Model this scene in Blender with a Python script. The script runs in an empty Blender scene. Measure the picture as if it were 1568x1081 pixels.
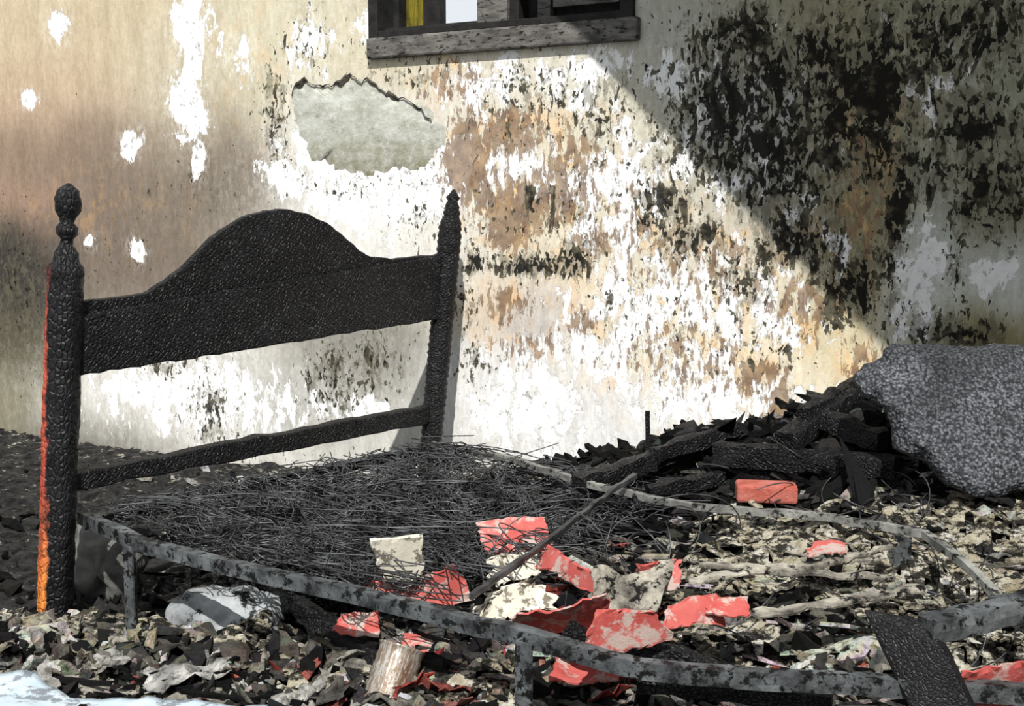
import bpy, bmesh, math, random
from mathutils import Vector, Matrix, noise, Quaternion
random.seed(7)
S = bpy.context.scene
S.view_settings.view_transform = 'Standard'
S.view_settings.look = 'None'

# ------------------------------------------------------------------ camera / survey
H = 1.14; F = 1830.0; CX, CY = 800.0, 551.5
TH = math.atan((CY-325)/F)
FW = Vector((0, math.cos(TH), -math.sin(TH))); RT = Vector((1,0,0)); UP = Vector((0, math.sin(TH), math.cos(TH)))
EYE = Vector((0,0,H))
def ray(px,py): return FW*F + RT*(px-CX) + UP*(CY-py)
def at_z(px,py,z):
    d = ray(px,py); return EYE + d*((z-H)/d.z)
def at_y(px,py,y):
    d = ray(px,py); return EYE + d*(y/d.y)
def at_plane(px,py,p0,n):
    d = ray(px,py); return EYE + d*((p0-EYE).dot(n)/d.dot(n))
cam_d = bpy.data.cameras.new('camera'); cam = bpy.data.objects.new('camera', cam_d)
S.collection.objects.link(cam); S.camera = cam
cam.location = EYE; cam.rotation_euler = (math.pi/2-TH,0,0)
cam_d.sensor_width = 36; cam_d.lens = F/1600*36; cam_d.clip_start=.05

# wall frame
U = Vector((.8806,-.474,0)).normalized()
N = Vector((U.y, -U.x, 0))           # towards the room / camera
W0 = at_z(700,775,0)
def wp(px,py):
    p = at_plane(px,py,W0,N); return ((p-W0).dot(U), p.z, p.y)
def w3(s,z,n=0): return W0 + U*s + N*n + Vector((0,0,z))
WM = Matrix(((U.x,-N.x,0,W0.x),(U.y,-N.y,0,W0.y),(0,0,1,0),(0,0,0,1)))  # local x=s, y=into wall, z=up

# ------------------------------------------------------------------ helpers
def link(o, parent=None):
    S.collection.objects.link(o)
    if parent: 
        o.parent = parent
        o.matrix_parent_inverse = parent.matrix_world.inverted()
    return o
def empty(name, loc=(0,0,0)):
    e = bpy.data.objects.new(name, None); e.location = loc; e.empty_display_size=.1
    S.collection.objects.link(e); bpy.context.view_layer.update(); return e
def mesh(name, vs, fs, mat=None, smooth=False, parent=None, cols=None, msk=None):
    me = bpy.data.meshes.new(name); me.from_pydata([tuple(v) for v in vs], [], fs); me.update()
    if cols:
        a = me.color_attributes.new('Col','FLOAT_COLOR','POINT')
        a.data.foreach_set('color', [c for col in cols for c in (col[0],col[1],col[2],1)])
    if msk:
        a = me.color_attributes.new('Msk','FLOAT_COLOR','POINT')
        a.data.foreach_set('color', [c for col in msk for c in (col[0],col[1],col[2],1)])
    if smooth: me.polygons.foreach_set('use_smooth',[True]*len(me.polygons))
    o = bpy.data.objects.new(name, me)
    if mat: me.materials.append(mat)
    return link(o, parent)
def recalc(o):
    bm = bmesh.new(); bm.from_mesh(o.data); bmesh.ops.recalc_face_normals(bm, faces=bm.faces); bm.to_mesh(o.data); bm.free()
def s2l(c): return tuple(((v/255)/12.92 if v/255<=.04045 else ((v/255+.055)/1.055)**2.4) for v in c)
def bevel(o,w=.004,seg=2):
    m=o.modifiers.new('bev','BEVEL'); m.width=w; m.segments=seg; m.limit_method='ANGLE'

class NT:
    def __init__(s,name):
        s.m = bpy.data.materials.new(name); s.m.use_nodes=True
        s.t = s.m.node_tree; s.b = s.t.nodes['Principled BSDF']; s.n=s.t.nodes; s.l=s.t.links
        s.co = s.n.new('ShaderNodeTexCoord').outputs['Object']
    def set(s,inp,v):
        if isinstance(v,bpy.types.NodeSocket): s.l.new(v,inp)
        else: inp.default_value=v
    def map(s,scale,loc=(0,0,0),rot=(0,0,0)):
        m=s.n.new('ShaderNodeMapping'); s.l.new(s.co,m.inputs[0]); m.inputs['Scale'].default_value=scale
        m.inputs['Location'].default_value=loc; m.inputs['Rotation'].default_value=rot; return m.outputs[0]
    def noise(s,scale,detail=6,rough=.6,vec=None,dist=0):
        n=s.n.new('ShaderNodeTexNoise'); s.l.new(vec or s.co,n.inputs['Vector']); n.inputs['Scale'].default_value=scale
        n.inputs['Detail'].default_value=detail; n.inputs['Roughness'].default_value=rough; n.inputs['Distortion'].default_value=dist
        return n.outputs['Fac']
    def vor(s,scale,feat='F1',vec=None,out='Distance',rnd=1):
        n=s.n.new('ShaderNodeTexVoronoi'); n.feature=feat; s.l.new(vec or s.co,n.inputs['Vector']); n.inputs['Scale'].default_value=scale
        n.inputs['Randomness'].default_value=rnd
        return n.outputs[out]
    def mr(s,v,a,b,c=0,d=1):
        n=s.n.new('ShaderNodeMapRange'); s.set(n.inputs[0],v); s.set(n.inputs[1],a); s.set(n.inputs[2],b); s.set(n.inputs[3],c); s.set(n.inputs[4],d); return n.outputs[0]
    def math(s,op,a,b=0):
        n=s.n.new('ShaderNodeMath'); n.operation=op; s.set(n.inputs[0],a); s.set(n.inputs[1],b); return n.outputs[0]
    def mix(s,f,a,b,mode='MIX'):
        n=s.n.new('ShaderNodeMix'); n.data_type='RGBA'; n.blend_type=mode
        s.set(n.inputs[0],f)
        for i,v in ((6,a),(7,b)):
            if isinstance(v,(tuple,list)): n.inputs[i].default_value=(*v[:3],1)
            elif isinstance(v,(int,float)): n.inputs[i].default_value=(v,v,v,1)
            else: s.l.new(v,n.inputs[i])
        return n.outputs[2]
    def attr(s,name):
        n=s.n.new('ShaderNodeAttribute'); n.attribute_name=name; return n.outputs['Color']
    def sep(s,c):
        n=s.n.new('ShaderNodeSeparateColor'); s.l.new(c,n.inputs[0]); return n.outputs[0],n.outputs[1],n.outputs[2]
    def col(s,c):
        if isinstance(c,(tuple,list)): s.b.inputs['Base Color'].default_value=(*c[:3],1)
        else: s.l.new(c,s.b.inputs['Base Color'])
    def rough(s,v,spec=.5): s.set(s.b.inputs['Roughness'],v); s.b.inputs['Specular IOR Level'].default_value=spec
    def bump(s,h,st=.5,d=.01):
        n=s.n.new('ShaderNodeBump'); n.inputs['Strength'].default_value=st; n.inputs['Distance'].default_value=d
        s.l.new(h,n.inputs['Height']); s.l.new(n.outputs[0],s.b.inputs['Normal'])
    def thr(s,nz,dens,lo=.72,k=.42,w=.03):
        t = s.math('SUBTRACT',lo,s.math('MULTIPLY',dens,k))
        return s.mr(nz, s.math('SUBTRACT',t,w), s.math('ADD',t,w))

# ------------------------------------------------------------------ materials
def m_char(name, base=(.006,.006,.0068), scale=95, strip=False, ash=.15, st=.7, stretch=(1,1,1.5)):
    k=NT(name); v=k.vor(scale,'DISTANCE_TO_EDGE',k.map(stretch))
    n=k.noise(120,4,.7); crack=k.mr(v,0,.2)
    c=k.mix(k.mr(k.noise(9,5),.45,.75),base,tuple(x*2.6 for x in base))
    c=k.mix(k.math('MULTIPLY',k.thr(k.noise(25,6,.7),ash,.75,.3),.5),c,(.10,.10,.105))
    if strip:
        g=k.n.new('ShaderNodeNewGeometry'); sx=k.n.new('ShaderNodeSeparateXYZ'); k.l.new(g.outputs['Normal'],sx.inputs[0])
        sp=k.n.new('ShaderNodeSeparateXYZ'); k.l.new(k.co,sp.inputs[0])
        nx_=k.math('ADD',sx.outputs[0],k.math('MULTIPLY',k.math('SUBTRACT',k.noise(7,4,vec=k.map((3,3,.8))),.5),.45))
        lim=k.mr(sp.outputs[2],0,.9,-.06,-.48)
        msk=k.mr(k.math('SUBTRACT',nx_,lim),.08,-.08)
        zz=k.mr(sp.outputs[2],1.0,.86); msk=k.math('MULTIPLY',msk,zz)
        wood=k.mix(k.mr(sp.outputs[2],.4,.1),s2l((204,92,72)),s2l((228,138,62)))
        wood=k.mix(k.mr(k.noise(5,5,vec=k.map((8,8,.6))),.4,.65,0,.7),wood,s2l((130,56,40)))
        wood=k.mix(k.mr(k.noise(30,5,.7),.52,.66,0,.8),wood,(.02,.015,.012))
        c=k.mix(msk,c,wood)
    k.col(c); k.rough(.5,.3); k.bump(k.math('ADD',crack,k.math('MULTIPLY',n,.6)),st,.004); return k.m
M_char=m_char('charred_wood',st=.9,scale=80); M_post=m_char('charred_post_wood',strip=True,scale=60,stretch=(1.4,1.4,.8))
M_ring=m_char('charred_ringed_wood',scale=70)
M_board=m_char('charred_board_wood',scale=110,st=.5)

def m_simple(name,c1,c2,scale=12,rough=.8,metal=0,bs=.4,stretch=(1,1,1),c3=None,d3=.5):
    k=NT(name); n=k.noise(scale,7,.65,k.map(stretch))
    c=k.mix(k.mr(n,.35,.65),c1,c2)
    if c3: c=k.mix(k.thr(k.noise(scale*2.3,6,.7,k.map(stretch,(3,1,5))),d3,.72,.4),c,c3)
    k.col(c); k.rough(rough,.3); k.b.inputs['Metallic'].default_value=metal; k.bump(k.noise(scale*5,5,.7),bs,.01); return k.m
M_rail=m_simple('scorched_steel',s2l((38,40,42)),s2l((110,114,116)),14,.55,.2,.4,(1,1,1),s2l((16,16,16)),.45)
M_railf=m_simple('ashen_steel',s2l((84,84,82)),s2l((156,156,150)),14,.6,.1,.3,(1,1,1),s2l((24,24,24)),.40)
M_wire=m_simple('burnt_wire',s2l((12,12,13)),s2l((104,105,107)),9,.4,.5,.1)
M_red=m_simple('red_painted_sheet',s2l((168,70,64)),s2l((188,102,96)),8,.8,0,.3,(1,1,1),s2l((176,156,148)),.46)
M_red2=m_simple('red_brick',s2l((165,80,66)),s2l((190,116,104)),20,.95,0,.6)
M_cream=m_simple('cream_tile',s2l((196,190,172)),s2l((216,212,198)),14,.8,0,.2,(1,1,1),s2l((110,104,92)),.42)
M_cloth=m_simple('ash_cloth',s2l((164,182,194)),s2l((188,198,204)),7,.9,0,.4,(1,1,1),s2l((120,126,132)),.4)
M_lump=m_simple('sooty_pillow',s2l((176,180,182)),s2l((74,78,80)),5,.9,0,.5,(1,1,1),s2l((30,32,32)),.4)
M_rust=m_simple('rusty_tin',s2l((150,140,128)),s2l((112,84,62)),10,.5,.4,.3,(6,6,1),s2l((176,174,168)),.45)
M_frame=m_simple('weathered_grey_frame',s2l((66,64,62)),s2l((118,115,110)),12,.85,0,.4,(1,1,3),s2l((28,26,25)),.36)
M_black=m_simple('burnt_black_frame',s2l((14,14,14)),s2l((40,38,36)),18,.8)
M_rim=m_simple('broken_edge_shadow',s2l((34,32,30)),s2l((96,90,80)),30,.9)  # dark tones paint the shadow along the patch's broken top edge
M_curt=m_simple('mustard_curtain',s2l((130,118,30)),s2l((60,58,20)),16,.9,0,.3,(5,5,.6))
M_lath=m_simple('ashy_lath',s2l((64,60,56)),s2l((182,176,162)),14,.95,0,.6,(1,1,1),s2l((15,15,14)),.42)

k=NT('fragment_mix'); ca=k.attr('Col'); k.col(k.mix(k.mr(k.noise(34,7,.8),.46,.62,0,.82),ca,(.014,.014,.014))); k.rough(.95,.1); k.bump(k.noise(90,5,.8),1,.012); M_frag=k.m
k=NT('ash_wadding'); n1=k.noise(9,9,.75,k.map((.7,2.2,2.2),(0,0,0),(0,0,.5))); n2=k.noise(26,8,.78,k.map((.8,1.6,1.6),(4,4,4),(0,0,.5))); n3=k.noise(15,7,.7,k.map((1,1,1),(9,2,5)))
c=k.mix(k.mr(n3,.38,.62),s2l((204,197,178)),s2l((156,147,122)))
c=k.mix(k.mr(k.noise(20,5,.7,k.map((1,1,1),(2,8,1))),.5,.62,0,.8),c,s2l((222,220,212)))
c=k.mix(k.mr(n1,.50,.57),c,s2l((74,70,62))); c=k.mix(k.mr(n2,.50,.56,0,.95),c,(.010,.010,.010))
k.col(c); k.rough(.95,.1); k.bump(k.math('SUBTRACT',k.noise(40,6,.75),k.mr(n2,.51,.56,0,.6)),1,.02); M_wad=k.m

k=NT('pebbled_charred_foam'); v=k.vor(120); n=k.noise(6,5); n2=k.noise(110,3,.8)
c=k.mix(k.mr(n2,.36,.64),s2l((40,42,45)),s2l((126,129,135))); c=k.mix(k.mr(n,.42,.62,0,.7),c,s2l((48,50,53)))
c=k.mix(k.mr(v,.35,.7,0,.8),c,s2l((24,25,27)))
k.col(c); k.rough(.9,.2); k.bump(k.math('MULTIPLY',v,-1),.7,.007); M_foam=k.m

# wall material
k=NT('fire_damaged_plaster'); ca=k.attr('Col'); d,w,b=k.sep(k.attr('Msk'))
wg=k.mr(w,0,.8,.08,1)
base=k.mix(k.mr(k.noise(7,7,.65,k.map((2.2,1,.55))),.38,.66,0,.55),ca,k.mix(1,ca,(.62,.60,.56),'MULTIPLY'))
base=k.mix(k.mr(k.noise(34,6,.75,k.map((1.6,1,.7))),.36,.64,0,.55),base,k.mix(1,base,(.62,.60,.55),'MULTIPLY'))
base=k.mix(k.math('MULTIPLY',k.mr(k.noise(26,5,.8,k.map((1.4,1,.8),(5,5,5))),.47,.62,0,.5),wg),base,(.86,.85,.80))
base=k.mix(k.math('MULTIPLY',k.mr(k.noise(9,6,.7,k.map((1.3,1,.8),(11,0,4))),.5,.60,0,.65),b),base,s2l((232,182,116)))
pw=k.thr(k.noise(8.5,9,.72,k.map((1.5,1,.8),(2,0,1)),.4),w,.72,.34,.010)
wh=k.mix(k.mr(k.noise(30,5,.7),.45,.7,0,.5),(.88,.88,.87),(.62,.62,.60))
base=k.mix(pw,base,wh)
vl=k.thr(k.noise(16,8,.78,k.map((1.4,1,.7),(3,0,12))),d,.70,.24,.02)
base=k.mix(k.math('MULTIPLY',vl,.6),base,s2l((100,96,80)))
pb=k.thr(k.noise(24,7,.70,k.map((1.6,1,.6),(7,0,3)),.3),b,.74,.28,.02)
brown=k.mix(k.mr(k.noise(14,5),.35,.65),s2l((100,76,62)),s2l((166,140,110)))
base=k.mix(k.math('MULTIPLY',pb,.88),base,brown)
pd1=k.thr(k.noise(17,5,.58,k.map((1.5,1,.75),(1,0,9)),.5),d,.745,.205,.006)
pd2=k.thr(k.noise(36,4,.6,k.map((1.3,1,.8),(4,0,2)),.3),d,.715,.19,.010)
pd4=k.thr(k.noise(7.5,6,.62,k.map((1.5,1,.7),(1,0,19)),.6),d,.745,.18,.006)
pd3=k.thr(k.noise(24,6,.75,k.map((1.2,1,.9),(14,0,2))),w,.685,.10,.02)
pd=k.math('MAXIMUM',k.math('MAXIMUM',pd1,pd4),k.math('MAXIMUM',pd2,k.math('MULTIPLY',pd3,.6)))
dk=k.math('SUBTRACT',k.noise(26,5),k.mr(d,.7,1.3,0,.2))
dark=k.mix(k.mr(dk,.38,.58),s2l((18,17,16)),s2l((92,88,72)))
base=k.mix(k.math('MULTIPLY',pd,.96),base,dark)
k.col(base); k.rough(.95,.15)
hh=k.math('SUBTRACT',k.math('ADD',k.math('MULTIPLY',pw,-.5),k.math('MULTIPLY',k.noise(50,6,.7),.35)),k.math('MULTIPLY',pb,.4))
k.bump(hh,.5,.008); M_wall=k.m
k=NT('bare_render_patch'); sp=k.n.new('ShaderNodeSeparateXYZ'); k.l.new(k.co,sp.inputs[0])
_,zlow,_=wp(580,262); _,zmid,_=wp(580,205)
c=k.mix(k.mr(k.noise(7,8,.7,k.map((1,1,2.5))),.35,.68),s2l((194,196,188)),s2l((150,150,136)))
c=k.mix(k.math('MULTIPLY',k.mr(sp.outputs[2],zmid,zlow),k.mr(k.noise(14,6,.7),.3,.6)),c,s2l((128,124,98)))
c=k.mix(k.mr(k.noise(30,6,.8),.5,.66,0,.5),c,s2l((218,218,212)))
c=k.mix(k.mr(k.noise(24,6,.8,k.map((1,1,1),(3,3,3))),.56,.66,0,.5),c,s2l((104,100,86)))
k.col(c); k.rough(.95,.1); k.bump(k.noise(40,6,.75),.5,.008); M_bare=k.m
M_soil=m_simple('sooty_concrete',s2l((40,38,35)),s2l((90,86,80)),6,.95,0,.6)

k=NT('debris_ground'); d,w,b=k.sep(k.attr('Msk'))
v=k.vor(30,'F1',k.map((1,1,1)),'Color'); r,g,bb=k.sep(v)
n=k.noise(22,8,.75)
c=k.mix(k.mr(n,.4,.6),(.006,.006,.006),(.05,.049,.047))
lt=k.mix(k.mr(k.noise(30,5,.7),.35,.65),s2l((214,208,194)),s2l((110,104,94)))
c=k.mix(k.thr(k.noise(18,9,.8,k.map((.8,1.4,1))),w,.66,.24,.03),c,lt)
c=k.mix(k.thr(k.noise(11,7,.75,k.map((1,1,1),(5,2,0))),b,.72,.2,.02),c,s2l((178,88,76)))
k.col(c); k.rough(.9,.2); k.bump(k.math('ADD',n,k.math('MULTIPLY',g,.5)),1,.03); M_deb=k.m

# ------------------------------------------------------------------ room
def gauss(px,py,rx,ry):
    s,z,y=wp(px,py); q=y/F; return (s,z,rx*q/.95,ry*q)
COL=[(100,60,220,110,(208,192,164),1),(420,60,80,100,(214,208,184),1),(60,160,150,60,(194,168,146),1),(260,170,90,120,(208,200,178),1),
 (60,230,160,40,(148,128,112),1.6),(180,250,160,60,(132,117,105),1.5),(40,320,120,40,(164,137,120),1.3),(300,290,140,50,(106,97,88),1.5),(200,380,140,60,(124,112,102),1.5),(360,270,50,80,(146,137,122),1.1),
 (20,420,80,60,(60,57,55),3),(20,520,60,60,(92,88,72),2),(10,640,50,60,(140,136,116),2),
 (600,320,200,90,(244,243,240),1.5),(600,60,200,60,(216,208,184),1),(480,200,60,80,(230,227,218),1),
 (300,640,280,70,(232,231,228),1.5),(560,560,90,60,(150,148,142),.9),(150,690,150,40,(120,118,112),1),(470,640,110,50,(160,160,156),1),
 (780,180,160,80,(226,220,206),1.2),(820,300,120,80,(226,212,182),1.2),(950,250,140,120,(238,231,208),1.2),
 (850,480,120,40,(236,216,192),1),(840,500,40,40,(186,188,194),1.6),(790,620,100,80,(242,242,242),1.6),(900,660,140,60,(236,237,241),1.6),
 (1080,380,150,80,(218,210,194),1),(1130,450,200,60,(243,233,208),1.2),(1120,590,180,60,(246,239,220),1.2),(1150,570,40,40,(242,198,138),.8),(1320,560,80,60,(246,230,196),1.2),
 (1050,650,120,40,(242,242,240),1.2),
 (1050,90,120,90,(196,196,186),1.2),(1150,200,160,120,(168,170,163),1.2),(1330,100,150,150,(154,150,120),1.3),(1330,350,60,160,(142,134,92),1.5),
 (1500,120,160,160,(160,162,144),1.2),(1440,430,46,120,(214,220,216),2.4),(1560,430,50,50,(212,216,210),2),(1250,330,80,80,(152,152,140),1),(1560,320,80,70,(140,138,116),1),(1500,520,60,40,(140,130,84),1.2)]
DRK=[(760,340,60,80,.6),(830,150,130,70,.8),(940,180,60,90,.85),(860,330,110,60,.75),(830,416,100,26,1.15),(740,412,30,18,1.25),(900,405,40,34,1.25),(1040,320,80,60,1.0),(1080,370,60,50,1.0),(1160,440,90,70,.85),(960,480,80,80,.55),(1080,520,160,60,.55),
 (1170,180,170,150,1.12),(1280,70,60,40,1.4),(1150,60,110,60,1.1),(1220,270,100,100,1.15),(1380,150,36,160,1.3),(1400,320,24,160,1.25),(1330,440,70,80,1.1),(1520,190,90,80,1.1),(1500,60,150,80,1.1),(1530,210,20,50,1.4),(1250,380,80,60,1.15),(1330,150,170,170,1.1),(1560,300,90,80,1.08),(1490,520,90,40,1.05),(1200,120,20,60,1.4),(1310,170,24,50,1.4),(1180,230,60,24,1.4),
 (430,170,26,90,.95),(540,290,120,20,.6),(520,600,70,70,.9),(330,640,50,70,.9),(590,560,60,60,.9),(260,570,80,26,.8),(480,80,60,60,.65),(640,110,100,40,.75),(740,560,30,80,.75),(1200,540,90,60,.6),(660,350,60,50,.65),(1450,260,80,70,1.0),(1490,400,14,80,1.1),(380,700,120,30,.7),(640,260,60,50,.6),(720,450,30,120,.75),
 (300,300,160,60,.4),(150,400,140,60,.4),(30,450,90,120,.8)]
WHT=[(90,35,22,26,1.2),(300,60,30,100,1.2),(290,160,36,50,1.2),(205,220,20,20,1.4),(50,160,14,14,1.4),(310,250,16,30,1.4),(145,378,12,10,1.4),(212,390,14,16,1.4),(370,90,40,50,.8),(480,70,40,60,.9),(560,40,40,40,.7),
 (500,240,90,60,1.0),(600,300,180,60,1.2),(720,260,50,60,1.0),(450,280,50,30,1.2),(300,620,240,70,1.0),(550,640,120,40,.85),(820,260,120,60,.9),(900,120,90,60,.85),(960,300,100,120,.95),(820,640,130,80,1.0),(1060,480,240,120,.85),
 (1150,200,150,130,.72),(1440,430,34,110,.95),(1550,430,60,40,.9),(1060,130,70,70,.7),(1450,120,100,100,.5),(1250,380,90,90,.6),(760,130,120,60,.8),(1100,620,200,60,.9),(900,560,200,60,.8)]
BRN=[(735,260,44,90,1.5),(800,330,60,60,1.5),(790,210,70,40,1.3),(860,300,90,60,1.15),(900,240,80,60,1.0),(930,380,80,40,.95),(700,130,60,40,1.0),(790,470,60,26,1.1),(900,510,30,40,1.0),(1180,590,60,50,1.0),(1000,350,60,80,.9),(1260,480,60,60,.95),(1350,560,40,40,1.0),(1350,300,60,200,.85),(1210,640,20,40,1.3),(150,330,140,50,.3),(1080,560,180,80,.85),(400,100,60,100,.4),(830,540,100,40,.9),(1100,420,200,80,.8)]
def conv(L): return [(gauss(*t[:4]),t[4:]) for t in L]
cC,cD,cW,cB=conv(COL),conv(DRK),conv(WHT),conv(BRN)
S0,S1,ZT=-3.3,3.6,2.7
ws0,wz0,_=wp(588,62); ws1,_,_=wp(980,40); wz1=2.42
def gridline(a,b,step,extra):
    n=int((b-a)/step); L=[a+(b-a)*i/n for i in range(n+1)]
    for e in extra:
        j=min(range(len(L)),key=lambda i:abs(L[i]-e)); L[j]=e
    return L
ss=gridline(S0,S1,.025,[ws0,ws1]); zs=gridline(0,ZT,.025,[wz0,wz1])
vs=[];cols=[];msk=[]
for z in zs:
    for s in ss:
        vs.append((s,0,z))
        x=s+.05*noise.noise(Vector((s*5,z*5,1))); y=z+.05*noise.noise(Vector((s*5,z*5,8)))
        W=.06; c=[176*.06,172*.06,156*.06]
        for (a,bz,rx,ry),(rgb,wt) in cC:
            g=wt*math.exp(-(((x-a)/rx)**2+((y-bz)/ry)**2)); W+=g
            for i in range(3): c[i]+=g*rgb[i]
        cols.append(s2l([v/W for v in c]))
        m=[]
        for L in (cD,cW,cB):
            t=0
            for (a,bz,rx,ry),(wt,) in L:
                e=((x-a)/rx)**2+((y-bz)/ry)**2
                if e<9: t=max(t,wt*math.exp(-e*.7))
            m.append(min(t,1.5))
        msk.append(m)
nx=len(ss); fs=[]
for j in range(len(zs)-1):
    for i in range(nx-1):
        sm=(ss[i]+ss[i+1])/2; zm=(zs[j]+zs[j+1])/2
        if ws0<sm<ws1 and wz0<zm<wz1: continue
        fs.append((j*nx+i,j*nx+i+1,(j+1)*nx+i+1,(j+1)*nx+i))
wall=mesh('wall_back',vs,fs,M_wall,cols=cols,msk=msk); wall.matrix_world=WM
bpy.context.view_layer.update()

def box(name,cs,size,mat,parent=None,rot=None,bv=.004,M=None):
    x,y,z=[v/2 for v in size]
    v=[(-x,-y,-z),(x,-y,-z),(x,y,-z),(-x,y,-z),(-x,-y,z),(x,-y,z),(x,y,z),(-x,y,z)]
    f=[(0,3,2,1),(4,5,6,7),(0,1,5,4),(1,2,6,5),(2,3,7,6),(3,0,4,7)]
    R=(rot or Matrix.Identity(3))
    v=[(M or Matrix.Identity(4))@(R@Vector(p)+Vector(cs)) for p in v]
    o=mesh(name,v,f,mat,parent=parent); recalc(o)
    if bv: bevel(o,bv)
    return o
def side_wall(name,s):
    vs=[];fs=[];cols=[];msk=[];n=0
    P=[(i*.1,j*.1) for j in range(28) for i in range(66)]
    for a,b in P:
        vs.append(w3(s,b,a)); cols.append(s2l((150,142,124))); msk.append((.6+.3*noise.noise(Vector((a,b,3))),.45,.5))
    for j in range(27):
        for i in range(65): fs.append((j*66+i,j*66+i+1,j*66+67+i,j*66+66+i))
    return mesh(name,vs,fs,M_wall,cols=cols,msk=msk)
side_wall('wall_left',S0); side_wall('wall_right',S1)
mesh('floor',[w3(S0,0,0),w3(S1,0,0),w3(S1,0,6.5),w3(S0,0,6.5)],[(0,1,2,3)],M_soil)

# sun and unseen overhead slab, its edge shaped to cast the diagonal wall shadow
SUN=Vector((0,-.65,.76)).normalized()
def to_ceil(px,py):
    s,z,_=wp(px,py); t=(ZT-z)/SUN.z; return (s+SUN.dot(U)*t, SUN.dot(N)*t)
q1=to_ceil(905,72); q2=to_ceil(1390,553)
def lerp(t): return (q1[0]+(q2[0]-q1[0])*t,q1[1]+(q2[1]-q1[1])*t)
ta=-q1[1]/(q2[1]-q1[1]); B=lerp(1.03)
edge=[]
for i in range(41):
    t=ta+(1.03-ta)*i/40; p=lerp(t); j=.018*noise.noise(Vector((i*.9,0,0))) if 0<i<40 else 0
    edge.append((p[0]+j,max(0,p[1]+j)))
poly=edge+[(S1,B[1]+.1),(S1,0)]
vs=[w3(a,ZT,b) for a,b in poly]+[w3(a,ZT+.12,b) for a,b in poly]; n=len(poly)
fs=[tuple(range(n-1,-1,-1)),tuple(range(n,2*n))]+[(i,(i+1)%n,n+(i+1)%n,n+i) for i in range(n)]
o=mesh('ceiling_shadow_caster',vs,fs,M_soil); recalc(o)

# window
win=empty('window_1',w3((ws0+ws1)/2,wz0,0))
D=.2
def wbox(name,s0,s1,z0,z1,y0,y1,mat,tilt=0,bv=.003):
    return box(name,((s0+s1)/2,(y0+y1)/2,(z0+z1)/2),(s1-s0,y1-y0,z1-z0),mat,parent=win,M=WM,bv=bv)
_,zsl,_=wp(590,93)
wbox('sill',ws0-.03,ws1+.05,zsl,wz0+.004,-.03,D,M_frame,bv=.008)
wbox('sill_lip',ws0-.02,ws1+.03,wz0+.004,wz0+.03,-.015,D,M_black)
wbox('jamb_left',ws0-.025,ws0+.02,zsl+.02,wz1,-.02,D,M_black)
wbox('jamb_right',ws1-.02,ws1+.03,zsl+.02,wz1,-.02,D,M_black)
wbox('head',ws0-.03,ws1+.03,wz1-.02,wz1+.05,-.02,D,M_black)
def wx(px): return wp(px,30)[0]
wbox('mullion',wx(745),wx(792),wz0,wz1,.0,.05,M_frame)
wbox('mullion_inner',wx(792),wx(806),wz0,wz1,.02,.11,M_black)
wbox('casement_stile_left',wx(603),wx(612),wz0,wz1,.05,.1,M_black)
wbox('casement_stile',wx(650),wx(676),wz0,wz1,.05,.1,M_black)
wbox('casement_bottom',ws0,wx(757),wz0+.02,wz0+.045,.03,.08,M_black)
wbox('charred_shutter',wx(806),ws1,wz0,wz1,.1,.14,M_black)
wbox('shutter_slat',wx(830),wx(850),wz0,wz1,.05,.09,M_frame)
wbox('fallen_slat',wx(856),wx(960),wz0+.07,wz0+.10,.04,.07,M_frame)
vs=[];fs=[];
for j in range(2):
    for i in range(31):
        vs.append(WM@Vector((wx(606)+(wx(664)-wx(606))*i/30,.13+.012*math.sin(i*1.3),wz0+(wz1-wz0)*j)))
for i in range(30): fs.append((i,i+1,32+i,31+i))
mesh('curtain',vs,fs,M_curt,True,win)

# bare render patch with broken top rim, coloured dark as the recess shadow (children of the wall)
out=[(458,138),(480,128),(505,140),(530,128),(560,122),(600,140),(640,158),(668,172),(692,198),(697,225),(676,244),(664,262),(604,264),(560,272),(512,262),(486,242),(468,208),(455,165)]
def wpoly(pts,y):
    r=[]
    for p in pts: s,z,_=wp(*p); r.append(Vector((s,y,z)))
    return r
P=wpoly(out,-.0008); fine=[]
for i in range(len(P)):
    a,b=P[i],P[(i+1)%len(P)]
    for t in range(8):
        p=a.lerp(b,t/8); fine.append(p+Vector((noise.fractal(p*18,.6,2,4),0,noise.fractal(p*18+Vector((9,9,9)),.6,2,4)))*.026)
cc=sum(fine,Vector())/len(fine); nf=len(fine); sm_=[p.copy() for p in fine]
for _ in range(60): sm_=[(sm_[i-1]+sm_[i]*2+sm_[(i+1)%nf])/4 for i in range(nf)]
vs=[p.copy() for p in fine]
for sc,yo in ((.84,-.005),(.66,-.008),(.45,-.010),(.2,-.011)):
    for p in sm_:
        q=cc+(p-cc)*sc; vs.append(Vector((q.x,yo+.003*noise.noise(q*7),q.z)))
vs.append(Vector((cc.x,-.011+.003*noise.noise(cc*7),cc.z))); fs=[]
for j in range(4):
    for i in range(nf): fs.append((j*nf+i,j*nf+(i+1)%nf,(j+1)*nf+(i+1)%nf,(j+1)*nf+i))
for i in range(nf): fs.append((4*nf+i,4*nf+(i+1)%nf,5*nf))
o=mesh('bare_render_patch',vs,fs,M_bare,True,parent=wall); recalc(o); o.matrix_parent_inverse=Matrix.Identity(4)
rim=[(458,150),(464,130),(490,133),(515,134),(545,124),(575,125),(605,146),(635,158),(660,172),(676,190)]
R=wpoly(rim,-.006); vs=[];fs=[];m=(len(R)-1)*8
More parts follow.
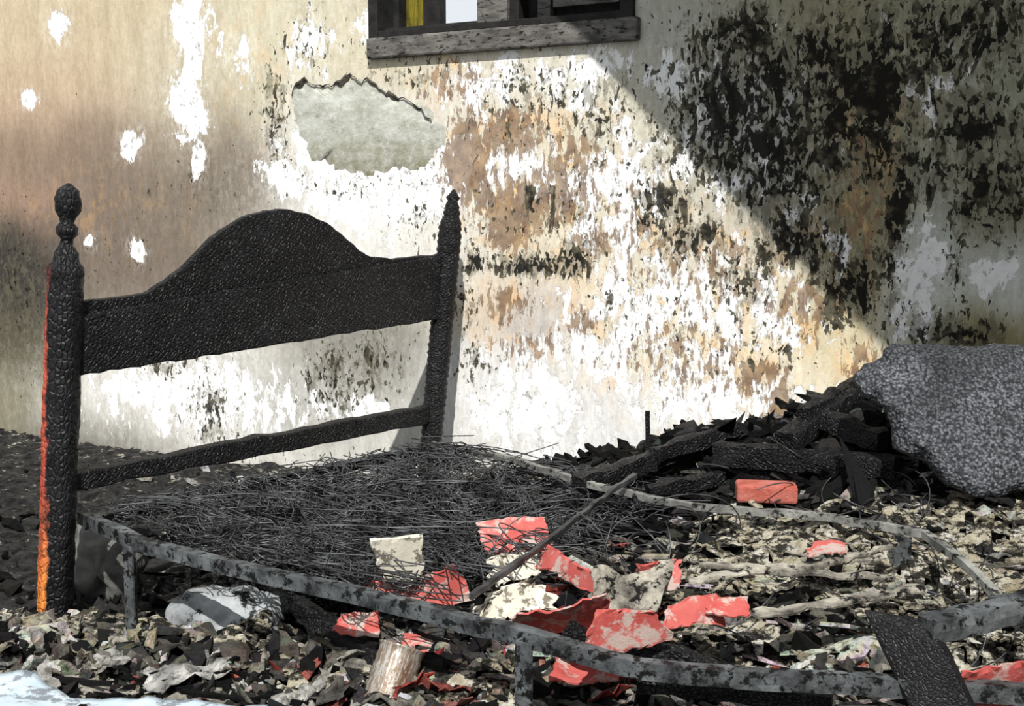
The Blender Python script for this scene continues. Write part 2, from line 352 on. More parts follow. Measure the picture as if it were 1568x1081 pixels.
for i in range(m+1):
    t=i/8; a=min(int(t),len(R)-2); p=R[a].lerp(R[a+1],t-a)
    p=p+Vector((0,0,.016*noise.fractal(p*22,.6,2,4)))
    h=(.002+.038*max(0,noise.noise(Vector((i*.15,2,0)))+.08))*min(1,(m-i)/12+.1)
    vs+= [WM@(p+Vector((0,0,h))),WM@(p+Vector((0,-.006,h*.4))),WM@(p+Vector((0,0,-h*.7)))]
for i in range(m):
    for q in range(2): fs.append((i*3+q,i*3+3+q,i*3+4+q,i*3+1+q))
mesh('broken_rim_shadow',vs,fs,M_rim,parent=wall)

# ------------------------------------------------------------------ debris terrain
def interp(x,L):
    if x<=L[0][0]: return L[0][1]
    for (a,b),(c,d) in zip(L,L[1:]):
        if x<=c: return b+(d-b)*(x-a)/(c-a)
    return L[-1][1]
def wc2(x,y):
    p=Vector((x,y,0))-Vector((W0.x,W0.y,0)); return p.dot(U),p.dot(N)
def hgt(x,y,fine=True):
    s,n=wc2(x,y)
    h=.01
    h+=interp(s,[(-3,.02),(-2,.0),(-.2,.02),(.15,.08),(.5,.17),(.9,.29),(1.3,.40),(1.55,.49),(1.9,.52),(3,.5)])*math.exp(-(max(n-.12,0)/.62)**2)
    h+=.15*math.exp(-(((x-.75)/.75)**2+((y-2.85)/.5)**2))
    h+=.08*math.exp(-(((x-.1)/.4)**2+((y-2.8)/.4)**2))
    h+=.05*math.exp(-(((x+1.3)/.5)**2+((y-2.75)/.2)**2))
    if fine:
        v=Vector((x*6,y*6,0)); h+=.035*(noise.fractal(v,.8,2.1,4)+.2)*(1 if x>-.2 or y<3 else .6)+.012*abs(noise.noise(v*4))*2
    return max(h,.004)
vs=[];fs=[];msk=[]
xs=[-3.0+i*.02 for i in range(264)]; ys=[1.6+i*.02 for i in range(220)]
idx={}
for j,y in enumerate(ys):
    for i,x in enumerate(xs):
        s,n=wc2(x,y)
        if n<.01 or s<S0+.02 or s>S1-.02: continue
        idx[(i,j)]=len(vs); vs.append((x,y,hgt(x,y)))
        w=.35+.9*math.exp(-(((x-.75)/.6)**2+((y-2.75)/.4)**2))+.9*math.exp(-(((x+1.0)/.6)**2+((y-2.7)/.18)**2))+.2*math.exp(-((n-.1)/.3)**2)
        r=.1+.8*math.exp(-(((x-.2)/.55)**2+((y-2.6)/.35)**2))
        if x<-.2 and y>2.9: w*=.6
        msk.append((0,min(w,1.1),min(r,.8)))
for j in range(len(ys)-1):
    for i in range(len(xs)-1):
        q=[idx.get(t) for t in ((i,j),(i+1,j),(i+1,j+1),(i,j+1))]
        if None not in q: fs.append(tuple(q))
mesh('debris_mound',vs,fs,M_deb,False,msk=msk)

def chunks(name,items,mat=M_frag,boxy=False):
    vs=[];fs=[];cols=[]
    for (c,sz,q,col) in items:
        b=len(vs); n=4 if boxy else random.randint(4,6); c=Vector(c)
        if boxy:
            ang=[math.pi/4+i*math.pi/2 for i in range(4)]; rr=[random.uniform(.95,1.3) for _ in ang]; lay=((-.5,1),(.5,.85))
        else:
            ang=[(i+random.random()*.7)*6.283/n for i in range(n)]; rr=[random.uniform(.45,1.3) for _ in ang]; lay=((-.5,.8),(.1,1.05),(.5,.6))
        for zz,sc in lay:
            tx,ty=random.gauss(0,.5),random.gauss(0,.5)
            for a,r in zip(ang,rr):
                r2=r*sc*random.uniform(.65,1.15)
                x,y=math.cos(a)*r2,math.sin(a)*r2
                vs.append(c+q@Vector((x*sz[0]/2,y*sz[1]/2,(zz+tx*x*.4+ty*y*.4)*sz[2]))); cols.append(tuple(v*random.uniform(.75,1.1) for v in col))
        Lr=len(lay)
        fs.append(tuple(b+i for i in range(n-1,-1,-1))); fs.append(tuple(b+(Lr-1)*n+i for i in range(n)))
        for j in range(Lr-1):
            for i in range(n): fs.append((b+j*n+i,b+j*n+(i+1)%n,b+(j+1)*n+(i+1)%n,b+(j+1)*n+i))
    return mesh(name,vs,fs,mat,cols=cols)
def rq(flat=.5): 
    return Quaternion((0,0,1),random.uniform(0,6.28))@Quaternion((1,0,0),random.gauss(0,flat))@Quaternion((0,1,0),random.gauss(0,flat))
def okp(x,y,m=.07):
    s,n=wc2(x,y); return n>m and S0+.1<s<S1-.1
def scatter(cnt,cx,cy,sx,sy,smin,smax,pal,flat=.5,asp=(1.25,.7,.5),lift=.3,pw=3.2):
    L=[]
    while len(L)<cnt:
        x=random.gauss(cx,sx); y=random.gauss(cy,sy)
        if not okp(x,y) or y<1.7: continue
        s=smin+(smax-smin)*random.random()**pw
        if s>.05 and not okp(x,y,.07+s*.8): continue
        if s>.05 and x<-.5 and y<2.62: s*=.5
        c=pal[random.randrange(len(pal))]; f=random.uniform(.75,1.1)
        L.append(((x,y,hgt(x,y)+s*lift*asp[2]),(s*asp[0]*random.uniform(.7,1.4),s*asp[1]*random.uniform(.5,1.2),s*asp[2]*random.uniform(.4,1.3)),rq(flat),tuple(min(1,v*f) for v in s2l(c))))
    return L
BK=[(14,14,14),(22,22,22),(32,31,31),(9,9,9),(50,49,48),(70,69,67)]; CR=[(192,188,176),(170,165,153),(146,141,131),(212,209,202),(118,114,108),(90,88,85),(230,228,222),(104,99,91),(180,171,150)]
RD=[(178,80,70),(192,108,98),(150,66,58),(194,134,122)]
L=[]
for (cx,cy,sx,sy,c) in ((1.0,3.5,.6,.3,2600),(.5,3.8,.4,.25,1000),(.2,2.7,.9,.5,2000),(-1.2,3.6,.8,.7,700),(-.9,2.75,.6,.2,900)): L+=scatter(c,cx,cy,sx,sy,.006,.10,BK,.7)
L+=scatter(70,1.1,3.5,.45,.2,.06,.20,BK,.5,(1.4,.7,.5),.3,1.2)+scatter(30,.3,2.5,.7,.2,.05,.14,BK,.5,(1.4,.7,.5),.3,1.2)
chunks('charcoal_fragments',L)
L=[]
for (cx,cy,sx,sy,c) in ((.85,2.75,.45,.3,2600),(1.2,3.35,.4,.2,380),(.1,2.7,.4,.3,900),(-1.1,2.76,.4,.10,2300),(-.2,2.5,.4,.2,900),(1.12,3.5,.12,.10,200),(-1.0,4.7,.8,.3,80),(.4,3.6,.5,.3,260)): L+=scatter(c,cx,cy,sx,sy,.005,.075,CR,.6)
L+=scatter(40,.8,2.75,.4,.2,.06,.15,CR,.4,(1.2,.7,.4),.3,1.3)+scatter(46,-.95,2.78,.4,.07,.05,.13,CR,.4,(1.2,.7,.5),.3,1.3)+scatter(18,.0,2.5,.35,.12,.05,.12,CR,.4,(1.2,.7,.4),.3,1.3)
chunks('plaster_fragments',L)
L=[]
for (cx,cy,sx,sy,c) in ((.15,2.6,.4,.3,380),(.8,2.8,.5,.4,150),(1.2,3.3,.4,.3,40),(-.9,2.5,.4,.15,30)): L+=scatter(c,cx,cy,sx,sy,.010,.10,RD,.4,(1,.6,.2))
chunks('red_tile_fragments',L)
L=[]
for i in range(1100):
    x=random.gauss(.85,.5); y=random.gauss(2.85,.38)
    if not okp(x,y,.2) or y<1.8: continue
    l=random.uniform(.06,.32); a=random.gauss(-.35,.5)
    q=Quaternion((0,0,1),a)@Quaternion((0,1,0),random.gauss(0,.1))
    L.append(((x,y,hgt(x,y)+.02),(l,random.uniform(.004,.020),.008),q,s2l(random.choice(CR+CR+BK))))
for i in range(900):
    x=random.gauss(.9,.6); y=random.gauss(3.5,.25)
    if not okp(x,y,.25): continue
    l=random.uniform(.06,.35); a=random.gauss(-.3,.8)
    q=Quaternion((0,0,1),a)@Quaternion((0,1,0),random.gauss(0,.35))
    L.append(((x,y,hgt(x,y)+.02),(l,random.uniform(.006,.03),.015),q,s2l(random.choice(BK+[(90,88,84)]))))
for i in range(600):
    x=random.gauss(-.5,.7); y=random.gauss(2.8,.35)
    if not okp(x,y,.25) or y<1.8: continue
    L.append(((x,y,hgt(x,y)+.01),(random.uniform(.05,.25),random.uniform(.005,.02),.010),Quaternion((0,0,1),random.uniform(-1,1))@Quaternion((0,1,0),random.gauss(0,.2)),s2l(random.choice(BK+[(110,106,98)]))))
chunks('charred_wood_splinters',L,boxy=True)
def scraps(name,specs):
    vs=[];fs=[];cols=[]
    for (x,y,l,w_,col) in specs:
        b=len(vs); q=rq(.25); c=Vector((x,y,hgt(x,y)+.015)); nxs,nys=10,7; sd=random.uniform(0,99)
        for j in range(nys+1):
            for i in range(nxs+1):
                p=Vector(((i/nxs-.5)*l,(j/nys-.5)*w_,0)); p.x+=.35*w_*noise.noise(Vector((sd,j*.9,0))); p.y+=.4*w_*noise.noise(Vector((i*.7,sd,0)))
                p.z=.35*w_*noise.noise(Vector((p.x*22,p.y*22,sd)))+.12*w_*noise.noise(Vector((p.x*70,p.y*70,sd)))
                vs.append(c+q@p); f=.65+.7*noise.noise(p*30); cols.append(tuple(max(0,v*f) for v in col))
        for j in range(nys):
            for i in range(nxs): fs.append((b+j*(nxs+1)+i,b+j*(nxs+1)+i+1,b+(j+1)*(nxs+1)+i+1,b+(j+1)*(nxs+1)+i))
    o=mesh(name,vs,fs,M_frag,cols=cols); m=o.modifiers.new('s','SOLIDIFY'); m.thickness=.003
sp_=[]
for (cx,cy,sx,sy,c,pal) in ((.85,2.75,.45,.28,120,CR+BK),(.15,2.65,.35,.25,60,CR+BK+RD),(-1.0,2.76,.45,.08,40,CR),(.9,3.4,.5,.2,60,BK+[(110,106,100)]),(-.3,2.45,.3,.15,20,CR+BK)):
    for _ in range(c):
        x=random.gauss(cx,sx); y=random.gauss(cy,sy)
        if okp(x,y,.2) and y>1.8: sp_.append((x,y,random.uniform(.05,.22),random.uniform(.03,.12),s2l(random.choice(pal))))
scraps('burnt_lining_scraps',sp_)
def wadding(name,cx,cy,lx,ly,rot,seed,lift=.02,hole=.12):
    nxs=int(lx/.011); nys=int(ly/.011); vs=[];fs=[]; R=Matrix.Rotation(rot,3,'Z')
    for j in range(nys+1):
        for i in range(nxs+1):
            p=R@Vector(((i/nxs-.5)*lx,(j/nys-.5)*ly,0)); x,y=cx+p.x,cy+p.y
            v=Vector((x*7,y*18,seed)); z=hgt(x,y,False)+lift+.04*noise.fractal(v,.75,2.1,5)+.04*abs(noise.noise(v*.7))
            vs.append((x,y,max(z,.01)))
    for j in range(nys):
        for i in range(nxs):
            e=min(i,nxs-i,j*1.0,nys-j)/8
            if noise.fractal(Vector((i*.14,j*.30,seed*3)),.7,2,3)+min(e,1)*.5<hole: continue
            fs.append((j*(nxs+1)+i,j*(nxs+1)+i+1,(j+1)*(nxs+1)+i+1,(j+1)*(nxs+1)+i))
    o=mesh(name,vs,fs,M_wad,False)
    bm=bmesh.new(); bm.from_mesh(o.data); bmesh.ops.delete(bm,geom=[v for v in bm.verts if not v.link_faces],context='VERTS'); bm.to_mesh(o.data); bm.free()
    m=o.modifiers.new('s','SOLIDIFY'); m.thickness=.006
wadding('burnt_mattress_wadding',.93,2.80,1.0,.50,-.25,3,.055,.15)
wadding('burnt_mattress_wadding',.42,2.62,.40,.30,-.3,8,.045,.22)
wadding('burnt_mattress_wadding',1.15,2.45,.7,.25,-.2,12,.05,.2)
wadding('ash_covered_rubble_sheet',-1.05,2.90,.9,.18,-.05,21,.03,.2)
wadding('ash_covered_rubble_sheet',-.25,2.48,.6,.16,-.2,27,.025,.25)

# ------------------------------------------------------------------ bed
bed=empty('burnt_bed',(0,3.2,0))
LF=at_z(85,985,0); LT=at_y(107,286,LF.y)
RF=at_z(664,800,0); RTp=at_y(709,296,RF.y)
def lathe(name,foot,top,prof,mat,seg=20,rings=6,jit=.002,sq=0,ringed=0):
    ax=(top-foot); Ln=ax.length; ax.normalize()
    q=Vector((0,0,1)).rotation_difference(ax)
    pr=[]
    for (z0,r0),(z1,r1) in zip(prof,prof[1:]):
        n=max(1,int((z1-z0)*Ln/.010))
        for i in range(n): t=i/n; pr.append((z0+(z1-z0)*t,r0+(r1-r0)*t))
    pr.append(prof[-1])
    vs=[];fs=[]
    for j,(z,r) in enumerate(pr):
        for i in range(seg):
            a=2*math.pi*i/seg; rr=r
            if sq: rr=r*(1+sq*(1/max(abs(math.cos(a)),abs(math.sin(a)))-1)*(1 if z<.8 else 0))
            p=Vector((math.cos(a)*rr,math.sin(a)*rr,z*Ln))
            k_=noise.noise(Vector((p.x*40,p.y*40,p.z*45+5)))*jit+ (ringed*math.sin(z*Ln*230) if r>.01 else 0)
            p.x+=math.cos(a)*k_; p.y+=math.sin(a)*k_; vs.append(p)
    for j in range(len(pr)-1):
        for i in range(seg):
            fs.append((j*seg+i,j*seg+(i+1)%seg,(j+1)*seg+(i+1)%seg,(j+1)*seg+i))
    fs.append(tuple(range(seg-1,-1,-1))); fs.append(tuple((len(pr)-1)*seg+i for i in range(seg)))
    o=mesh(name,vs,fs,mat,True); o.rotation_mode='QUATERNION'; o.rotation_quaternion=q; o.location=foot
    bpy.context.view_layer.update(); mw=o.matrix_world.copy(); o.parent=bed; o.matrix_world=mw
    return o
lathe('post_left',LF,LT,[(0,.043),(.55,.045),(.79,.043),(.805,.048),(.82,.047),(.83,.036),(.85,.031),(.865,.018),(.88,.016),(.89,.027),(.905,.028),(.915,.017),(.925,.02),(.94,.031),(.965,.034),(.985,.027),(1,.006)],M_post,28,jit=.004,sq=.4)
lathe('post_right',RF,RTp,[(0,.038),(.5,.042),(.85,.043),(.90,.040),(.91,.032),(.94,.028),(.965,.02),(.975,.024),(.985,.018),(1,.006)],M_ring,28,jit=.003,ringed=.003)
hn=(RF-LF).cross(LT-LF).normalized()
if hn.y>0: hn=-hn
def hp(px,py,off=0): return at_plane(px,py,LF,hn)+hn*off
def slab(name,pts,th,mat,parent=bed,nrm=None,jit=.003,mid=0,bv=.005):
    nrm=nrm or hn; n=len(pts)
    vs=[p+nrm*(mid+th/2) for p in pts]+[p+nrm*(mid-th/2) for p in pts]
    fs=[tuple(range(n)),tuple(range(2*n-1,n-1,-1))]+[(i,n+i,n+(i+1)%n,(i+1)%n) for i in range(n)]
    o=mesh(name,vs,fs,mat,parent=parent); recalc(o); bevel(o,bv,2); return o
def densify(L,k=5,j=0):
    r=[]
    for i in range(len(L)-1):
        for t in range(k):
            p=L[i].lerp(L[i+1],t/k); r.append(p+Vector((0,0,j*noise.noise(p*25))))
    r.append(L[-1]); return r
top=[(118,468),(150,468),(190,464),(225,456),(258,438),(290,412),(315,385),(345,358),(380,338),(415,329),(450,327),(485,336),(515,352),(540,374),(560,392),(580,402),(610,404),(660,400),(692,396)]
bot=[(685,490),(118,560)]
slab('headboard_arch_panel',densify([hp(*p) for p in top],4,.006)+[hp(*p) for p in bot],.026,M_char)
a=densify([hp(118,492),hp(400,444),hp(688,398)],20,.003)+densify([hp(682,497),hp(400,542),hp(118,586)],20,.008)
slab('headboard_rail',a,.048,M_char,bv=.006)
a=densify([hp(112,738),hp(400,682),hp(668,632)],12,.008)+densify([hp(668,660),hp(400,712),hp(112,766)],12,.01)
slab('headboard_lower_rail',a,.04,M_char,bv=.006)

def angle_bar(name,pts,h=.045,w=.03,t=.004,side=1,mat=M_rail,flat=0):
    pts=[Vector(p) for p in pts]; P=[]
    for i in range(len(pts)-1):
        for k_ in range(6):
            p=pts[i].lerp(pts[i+1],k_/6); P.append(p+Vector((0,0,.007*noise.noise(p*9))))
    P.append(pts[-1]); vs=[];fs=[]
    sec=[(0,0),(0,-h),(t,-h),(t,-t),(w,-t),(w,0)]
    for i,p in enumerate(P):
        d=(P[min(i+1,len(P)-1)]-P[max(i-1,0)]); d.z=0; d.normalize(); sd=Vector((-d.y,d.x,0))*side
        for a,b in sec: vs.append(p+sd*a+Vector((0,0,b)))
    for i in range(len(P)-1):
        for k_ in range(6): fs.append((i*6+k_,i*6+(k_+1)%6,i*6+6+(k_+1)%6,i*6+6+k_))
    fs+= [tuple(range(6)),tuple(range(len(P)*6-1,len(P)*6-7,-1))]
    o=mesh(name,vs,fs,mat,parent=bed); recalc(o); return o
near=[at_z(x,y,z) for x,y,z in ((120,800,.31),(215,842,.31),(400,890,.305),(600,932,.30),(820,988,.295),(1000,1036,.28),(1250,1055,.28),(1420,1066,.28),(1640,1080,.28))]
far=[at_z(x,y,z) for x,y,z in ((668,690,.32),(800,715,.34),(930,756,.345),(1080,788,.35),(1300,804,.36),(1440,830,.365),(1500,874,.35),(1560,935,.31))]
angle_bar('side_rail_near',near,.034,.03,.004,1)
angle_bar('side_rail_far',far,.018,.020,.004,1,M_railf)
angle_bar('end_rail_foot',[far[-1],at_z(1640,985,.29)],.04,.03)
angle_bar('end_rail_head',[near[0]+Vector((.02,0,-.01)),far[0]+Vector((-.02,0,-.01))],.04,.03,.004,-1)
def leg(name,p,w=.035,tilt=0):
    vs=[]
    R=Matrix.Rotation(-.6,3,'Z')
    sec=[(-w/2,-w/2),(w/2,-w/2),(w/2,-w/2+.005),(-w/2+.005,-w/2+.005),(-w/2+.005,w/2),(-w/2,w/2)]
    for z in (0,p.z-.005):
        for a,b in sec:
            v=R@Vector((a,b,0)); vs.append((p.x+v.x+(tilt if z==0 else 0),p.y+v.y,z))
    fs=[(i,(i+1)%6,6+(i+1)%6,6+i) for i in range(6)]+[tuple(range(5,-1,-1)),tuple(range(6,12))]
    o=mesh(name,vs,fs,M_rail,parent=bed); recalc(o)
leg('leg_1',at_z(207,848,.30)); leg('leg_2',at_z(826,996,.29),.04); leg('leg_3',at_z(1415,832,.355),.04); leg('leg_4',at_z(905,752,.335))
cu=bpy.data.curves.new('spring_mesh','CURVE'); cu.dimensions='3D'; cu.bevel_depth=.0018; cu.bevel_resolution=0
BL=(Vector(near[0])); BR=Vector(far[0]); Lu=(near[4]-near[0]).normalized(); 
acr=(BR-BL)
def bp(a,b,z): 
    p=BL+Lu*a+acr*b; return Vector((p.x,p.y,z))
def spl(pts):
    s=cu.splines.new('POLY'); s.points.add(len(pts)-1)
    for i,p in enumerate(pts): s.points[i].co=(*p,1)
def zsurf(a,b): return .325-.08*math.sin(math.pi*min(max(b,0),1))*min(1,a*1.5)+.02*noise.noise(Vector((a*3,b*4,0)))
for i in range(430):
    a0=random.uniform(0,.85)**1; b0=random.uniform(.02,.98); l=random.uniform(.12,.6); ang=random.gauss(.1,.6); da=math.cos(ang); db=math.sin(ang)*.6
    bow=random.gauss(0,.06); zz=random.uniform(-.05,.04); pts=[]
    for t in range(11):
        u=t/10; a=a0+da*l*u; b=b0+db*l*u/1.2+bow*math.sin(math.pi*u)
        if a>1.25 or b<.0 or b>1.0: break
        pts.append(bp(a,b,zsurf(a,b)+zz+.05*math.sin(math.pi*u)*(bow*6)))
    if len(pts)>3: spl(pts)
for i in range(480):
    a=random.uniform(.03,1.0); b=random.uniform(.05,.95); r=random.uniform(.025,.045); hh_=random.uniform(.02,.12); q=rq(.5); turns=random.choice((2,3,3.5)); c=bp(a,b,zsurf(a,b)-.02)
    spl([c+q@Vector((math.cos(u)*r,math.sin(u)*r,hh_*(u/(turns*6.283)-.5))) for u in [turns*6.283*k_/int(turns*12) for k_ in range(int(turns*12)+1)]])
for i in range(26):
    b=(i+.5)/26; spl([bp(a*.1,b+.01*noise.noise(Vector((a,i,0))),zsurf(a*.1,b)) for a in range(0,12)])
for i in range(9):
    a=.05+i*.12; spl([bp(a+.02*noise.noise(Vector((b,i,5))),b/14,zsurf(a,b/14)) for b in range(0,15)])
for i in range(120):
    x0=random.uniform(.0,1.3); y0=random.uniform(2.5,3.4); z0=hgt(x0,y0)+.03; q=rq(.5); r=random.uniform(.05,.18); a0=random.uniform(0,6)
    spl([Vector((x0,y0,z0+.02))+q@Vector((math.cos(a0+t*.25)*r,math.sin(a0+t*.25)*r,0)) for t in range(random.randint(6,14))])
o=bpy.data.objects.new('spring_mesh',cu); cu.materials.append(M_wire); link(o,bed)

# ------------------------------------------------------------------ hero debris
def sheet(name,corners,mat,nx=16,ny=12,amp=.02,th=.004,seed=0,fr=6,parent=None,tear=.012):
    a,b,c,d=[Vector(p) for p in corners]; vs=[];fs=[]
    for j in range(ny+1):
        for i in range(nx+1):
            u=i/nx; v=j/ny
            p=(a.lerp(b,u)).lerp(d.lerp(c,u),v)
            p=p+Vector((noise.noise(p*fr+Vector((seed,0,0)))*.4,noise.noise(p*fr+Vector((0,seed,3)))*.4,noise.noise(p*fr+Vector((seed,7,seed)))))*amp
            if i in(0,nx) or j in (0,ny): p=p+Vector((noise.noise(p*60),noise.noise(p*60+Vector((seed,5,0))),0))*tear
            p.z+=amp*.25*noise.noise(p*25)
            vs.append(p)
    for j in range(ny):
        for i in range(nx): fs.append((j*(nx+1)+i,j*(nx+1)+i+1,(j+1)*(nx+1)+i+1,(j+1)*(nx+1)+i))
    o=mesh(name,vs,fs,mat,False,parent); m=o.modifiers.new('s','SOLIDIFY'); m.thickness=th; return o
Z=at_z
RS=[((565,940,.21),(738,934,.21),(712,885,.29),(590,912,.24)),((760,862,.24),(868,870,.22),(850,812,.29),(748,808,.31)),((795,1000,.20),(955,968,.24),(952,920,.35),(805,965,.28)),
 ((900,1045,.22),(1058,1014,.24),(1025,962,.32),(935,960,.33)),((855,1070,.14),(965,1062,.14),(960,1012,.18),(870,1000,.19)),((1025,990,.27),(1130,978,.27),(1125,938,.32),(1045,945,.32)),
 ((995,905,.30),(1062,915,.30),(1064,868,.35),(1000,880,.35)),((830,892,.25),(945,928,.27),(935,898,.31),(850,860,.30)),((515,982,.14),(595,994,.14),(585,955,.18),(530,950,.18)),
 ((1500,1110,.2),(1620,1110,.2),(1610,1030,.32),(1505,1035,.32)),((630,1040,.08),(710,1042,.08),(700,1005,.11),(635,1005,.11)),((1265,868,.35),(1330,870,.35),(1325,852,.36),(1270,848,.36)),((1105,955,.31),(1170,960,.31),(1165,932,.33),(1110,930,.33))]
for i,cs in enumerate(RS): sheet('red_metal_sheet',[Z(*p) for p in cs],M_red,seed=i+1,amp=.035)
sheet('pale_plaster_board',[Z(730,970,.2),Z(880,965,.2),Z(850,910,.26),Z(760,925,.26)],M_cream,seed=12,amp=.04,tear=.03)
sheet('pale_plaster_board',[Z(930,945,.28),Z(1030,950,.28),Z(1050,880,.33),Z(925,885,.35)],M_lath,seed=13,amp=.06)
sheet('pale_plaster_board',[Z(780,905,.22),Z(850,895,.22),Z(835,855,.27),Z(770,865,.28)],M_cream,seed=14,amp=.04,tear=.03)
sheet('pale_plaster_board',[Z(620,1020,.08),Z(760,1040,.08),Z(770,1005,.1),Z(650,990,.1)],M_cream,seed=15,amp=.03,tear=.03)
sheet('broken_cream_tile',[Z(600,910,.26),Z(662,905,.26),Z(660,838,.37),Z(578,845,.37)],M_cream,seed=16,amp=.004,th=.012,tear=.006)
bq=Matrix.Rotation(-.12,3,'Z'); c=Z(1197,768,.36)
box('red_brick',c,(.165,.08,.05),M_red2,rot=bq,bv=.008)
def beam(name,p,q,w,h,mat,n=14,j=.008,parent=None):
    p=Vector(p);q=Vector(q); ax=(q-p).normalized(); sd=ax.cross(Vector((0,0,1))).normalized(); up=sd.cross(ax).normalized(); vs=[];fs=[]
    for i in range(n+1):
        c=p.lerp(q,i/n)
        for a,b in ((-1,-1),(0,-1.1),(1,-1),(1.1,0),(1,1),(0,1.1),(-1,1),(-1.1,0)):
            t=c+sd*a*w/2+up*b*h/2; t+=Vector((noise.noise(t*20),noise.noise(t*20+Vector((5,0,0))),noise.noise(t*20+Vector((0,5,0)))))*j; vs.append(t)
    for i in range(n):
        for k_ in range(8): fs.append((i*8+k_,i*8+(k_+1)%8,i*8+8+(k_+1)%8,i*8+8+k_))
    fs+=[tuple(range(8)),tuple(range(n*8+7,n*8-1,-1))]
    o=mesh(name,vs,fs,mat,parent=parent); recalc(o); return o
beam('metal_rod',Z(738,932,.28),Z(992,742,.38),.013,.013,M_wire,30,.006)
st=Z(1012,735,.30)
beam('thin_stake',st,at_y(1012,642,st.y),.014,.014,M_char,8,.003)
B=[((905,758,.33),(1140,678,.42),.05,.05),((1020,712,.39),(1150,668,.45),.045,.04),((1120,708,.42),(1400,730,.44),.07,.06),((1180,735,.38),(1420,755,.40),.05,.05),((1230,688,.48),(1330,618,.57),.06,.05),((1290,655,.53),(1380,690,.50),.05,.05),((1255,650,.54),(1350,592,.60),.04,.04),
 ((430,925,.10),(640,1062,.10),.045,.04),((470,960,.10),(600,1030,.08),.03,.03),((1450,790,.30),(1610,780,.33),.05,.05),((1000,1060,.2),(1300,1090,.2),.05,.04),((880,985,.25),(1120,1045,.2),.03,.03),((1010,770,.33),(1130,745,.36),.04,.04)]
for a,b,w,h_ in B: beam('burnt_timber',Z(*a),Z(*b),w,h_,M_char,16,.014)
LT_=[((1080,880,.33),(1400,905,.32)),((1070,905,.32),(1380,870,.33)),((1180,960,.29),(1440,920,.31)),((1260,890,.33),(1400,850,.35)),((700,720,.20),(900,760,.2))]
for i,(a,b) in enumerate(LT_): beam('ashy_lath',Z(*a),Z(*b),.018+.008*(i%3),.010,M_lath,18,.010)
pts=[Z(1352,952,.38),Z(1440,968,.38),Z(1478,1010,.35),Z(1530,1120,.24),Z(1432,1120,.22),Z(1385,1020,.32)]
slab('charred_board',pts,.03,M_board,parent=None,nrm=(pts[2]-pts[0]).cross(pts[4]-pts[0]).normalized())
beam('scorched_steel_tube',Z(1445,985,.37),Z(1640,938,.39),.045,.045,M_rail,16,.006)

def lump(name,outl,y,thick,mat,rings=12,amp=.02,fr=8,tilt=0,pw=.55,sm=2):
    P=[at_y(px,py,y) for px,py in outl]; Q=[]
    for i in range(len(P)):
        for t in range(5): Q.append(P[i].lerp(P[(i+1)%len(P)],t/5))
    n=len(Q)
    for _ in range(sm): Q=[(Q[i-1]+Q[i]*2+Q[(i+1)%n])/4 for i in range(n)]
    c=sum(Q,Vector())/n; vs=[c+Vector((0,-thick/2,0))];fs=[]
    for j in range(1,2*rings):
        phi=math.pi*j/(2*rings); r=math.sin(phi)**pw; dy=-math.cos(phi)*thick/2
        for q in Q: vs.append(c+(q-c)*r+Vector((0,dy,0)))
    vs.append(c+Vector((0,thick/2,0)))
    vs=[v+Vector((0,(v.z-c.z)*tilt,0))+(v-c).normalized()*amp*noise.fractal(v*fr,.7,2,4) for v in vs]
    for i in range(n): fs.append((0,1+i,1+(i+1)%n)); 
    for j in range(2*rings-2):
        for i in range(n): fs.append((1+j*n+i,1+(j+1)*n+i,1+(j+1)*n+(i+1)%n,1+j*n+(i+1)%n))
    b=1+(2*rings-2)*n; e=len(vs)-1
    for i in range(n): fs.append((e,b+(i+1)%n,b+i))
    o=mesh(name,vs,fs,mat,True); recalc(o); return o
lump('charred_mattress_foam',[(1345,600),(1362,572),(1395,566),(1402,552),(1480,546),(1530,552),(1580,540),(1680,548),(1690,640),(1670,730),(1560,742),(1500,760),(1450,738),(1425,700),(1392,690),(1385,640),(1360,625)],3.08,.14,M_foam,16,.03,6,.6,.4,1)
lump('sooty_pillow',[(250,950),(300,925),(370,918),(430,930),(455,965),(440,1005),(380,1028),(300,1035),(262,1010)],3.02,.2,M_lump,12,.03,8)
lump('plaster_lump',[(130,1000),(170,985),(230,1000),(250,1035),(200,1050),(140,1040)],2.85,.12,M_lath,10,.04,12)
lump('plaster_lump',[(0,985),(50,970),(110,985),(120,1012),(60,1030),(0,1025)],2.85,.12,M_lath,10,.04,12)
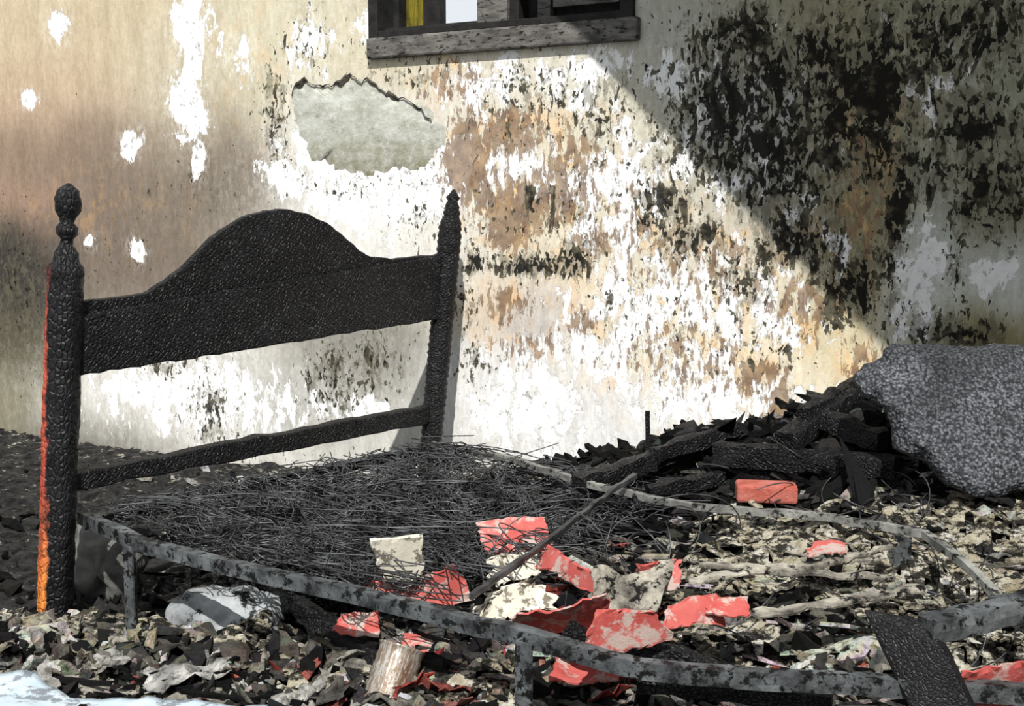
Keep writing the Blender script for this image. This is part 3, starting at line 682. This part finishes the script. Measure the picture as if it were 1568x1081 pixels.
lump('scorched_fabric_heap',[(115,830),(160,815),(215,840),(225,900),(205,950),(140,955),(115,900)],3.35,.16,m_simple('sooty_fabric',s2l((50,50,49)),s2l((110,110,106)),6,.9),10,.04,8)

# ash cloth bottom left
vs=[];fs=[]
for j in range(25):
    for i in range(61):
        x=-1.75+1.3*i/60; y=2.05+(.63+.06*noise.noise(Vector((i*.15,3,0)))+.03*noise.noise(Vector((i*.6,3,0)))-(x+1.75)*.24)*j/24
        vs.append((x,y,hgt(x,y,False)+.065+.02*noise.fractal(Vector((x*5,y*5,2)),.8,2,3)))
for j in range(24):
    for i in range(60): fs.append((j*61+i,j*61+i+1,(j+1)*61+i+1,(j+1)*61+i))
o=mesh('ash_covered_cloth',vs,fs,M_cloth,True); m=o.modifiers.new('s','SOLIDIFY'); m.thickness=.006; m.offset=-1

# tin can
R0=.052; hc=.13; pr=[(0,0),(0,R0),(.004,R0+.003),(.008,R0)]+[(.01+i*.011,R0-(.0018 if i%2 else 0)) for i in range(10)]+[(hc-.006,R0),(hc-.002,R0+.003),(hc,R0),(hc-.004,R0-.003),(.01,R0-.004),(.01,0)]
vs=[];fs=[];sg=32
for z,r in pr:
    for i in range(sg): a=i*2*math.pi/sg; vs.append((r*math.cos(a),r*math.sin(a),z))
for j in range(len(pr)-1):
    for i in range(sg): fs.append((j*sg+i,j*sg+(i+1)%sg,(j+1)*sg+(i+1)%sg,(j+1)*sg+i))
o=mesh('rusty_tin_can',vs,fs,M_rust,True); o.location=Z(600,1100,.05); o.rotation_euler=(-.35,.45,.3)

# ------------------------------------------------------------------ light
sd=bpy.data.lights.new('sun','SUN'); sd.energy=5.6; sd.angle=math.radians(.6); sd.color=(1,.975,.93)
so=bpy.data.objects.new('sun',sd); S.collection.objects.link(so); so.rotation_mode='QUATERNION'; so.rotation_quaternion=SUN.to_track_quat('Z','Y'); so.location=(0,0,5)
w=bpy.data.worlds.new('sky'); S.world=w; w.use_nodes=True; bg=w.node_tree.nodes['Background']; bg.inputs[0].default_value=(.90,.95,1,1); bg.inputs[1].default_value=.9
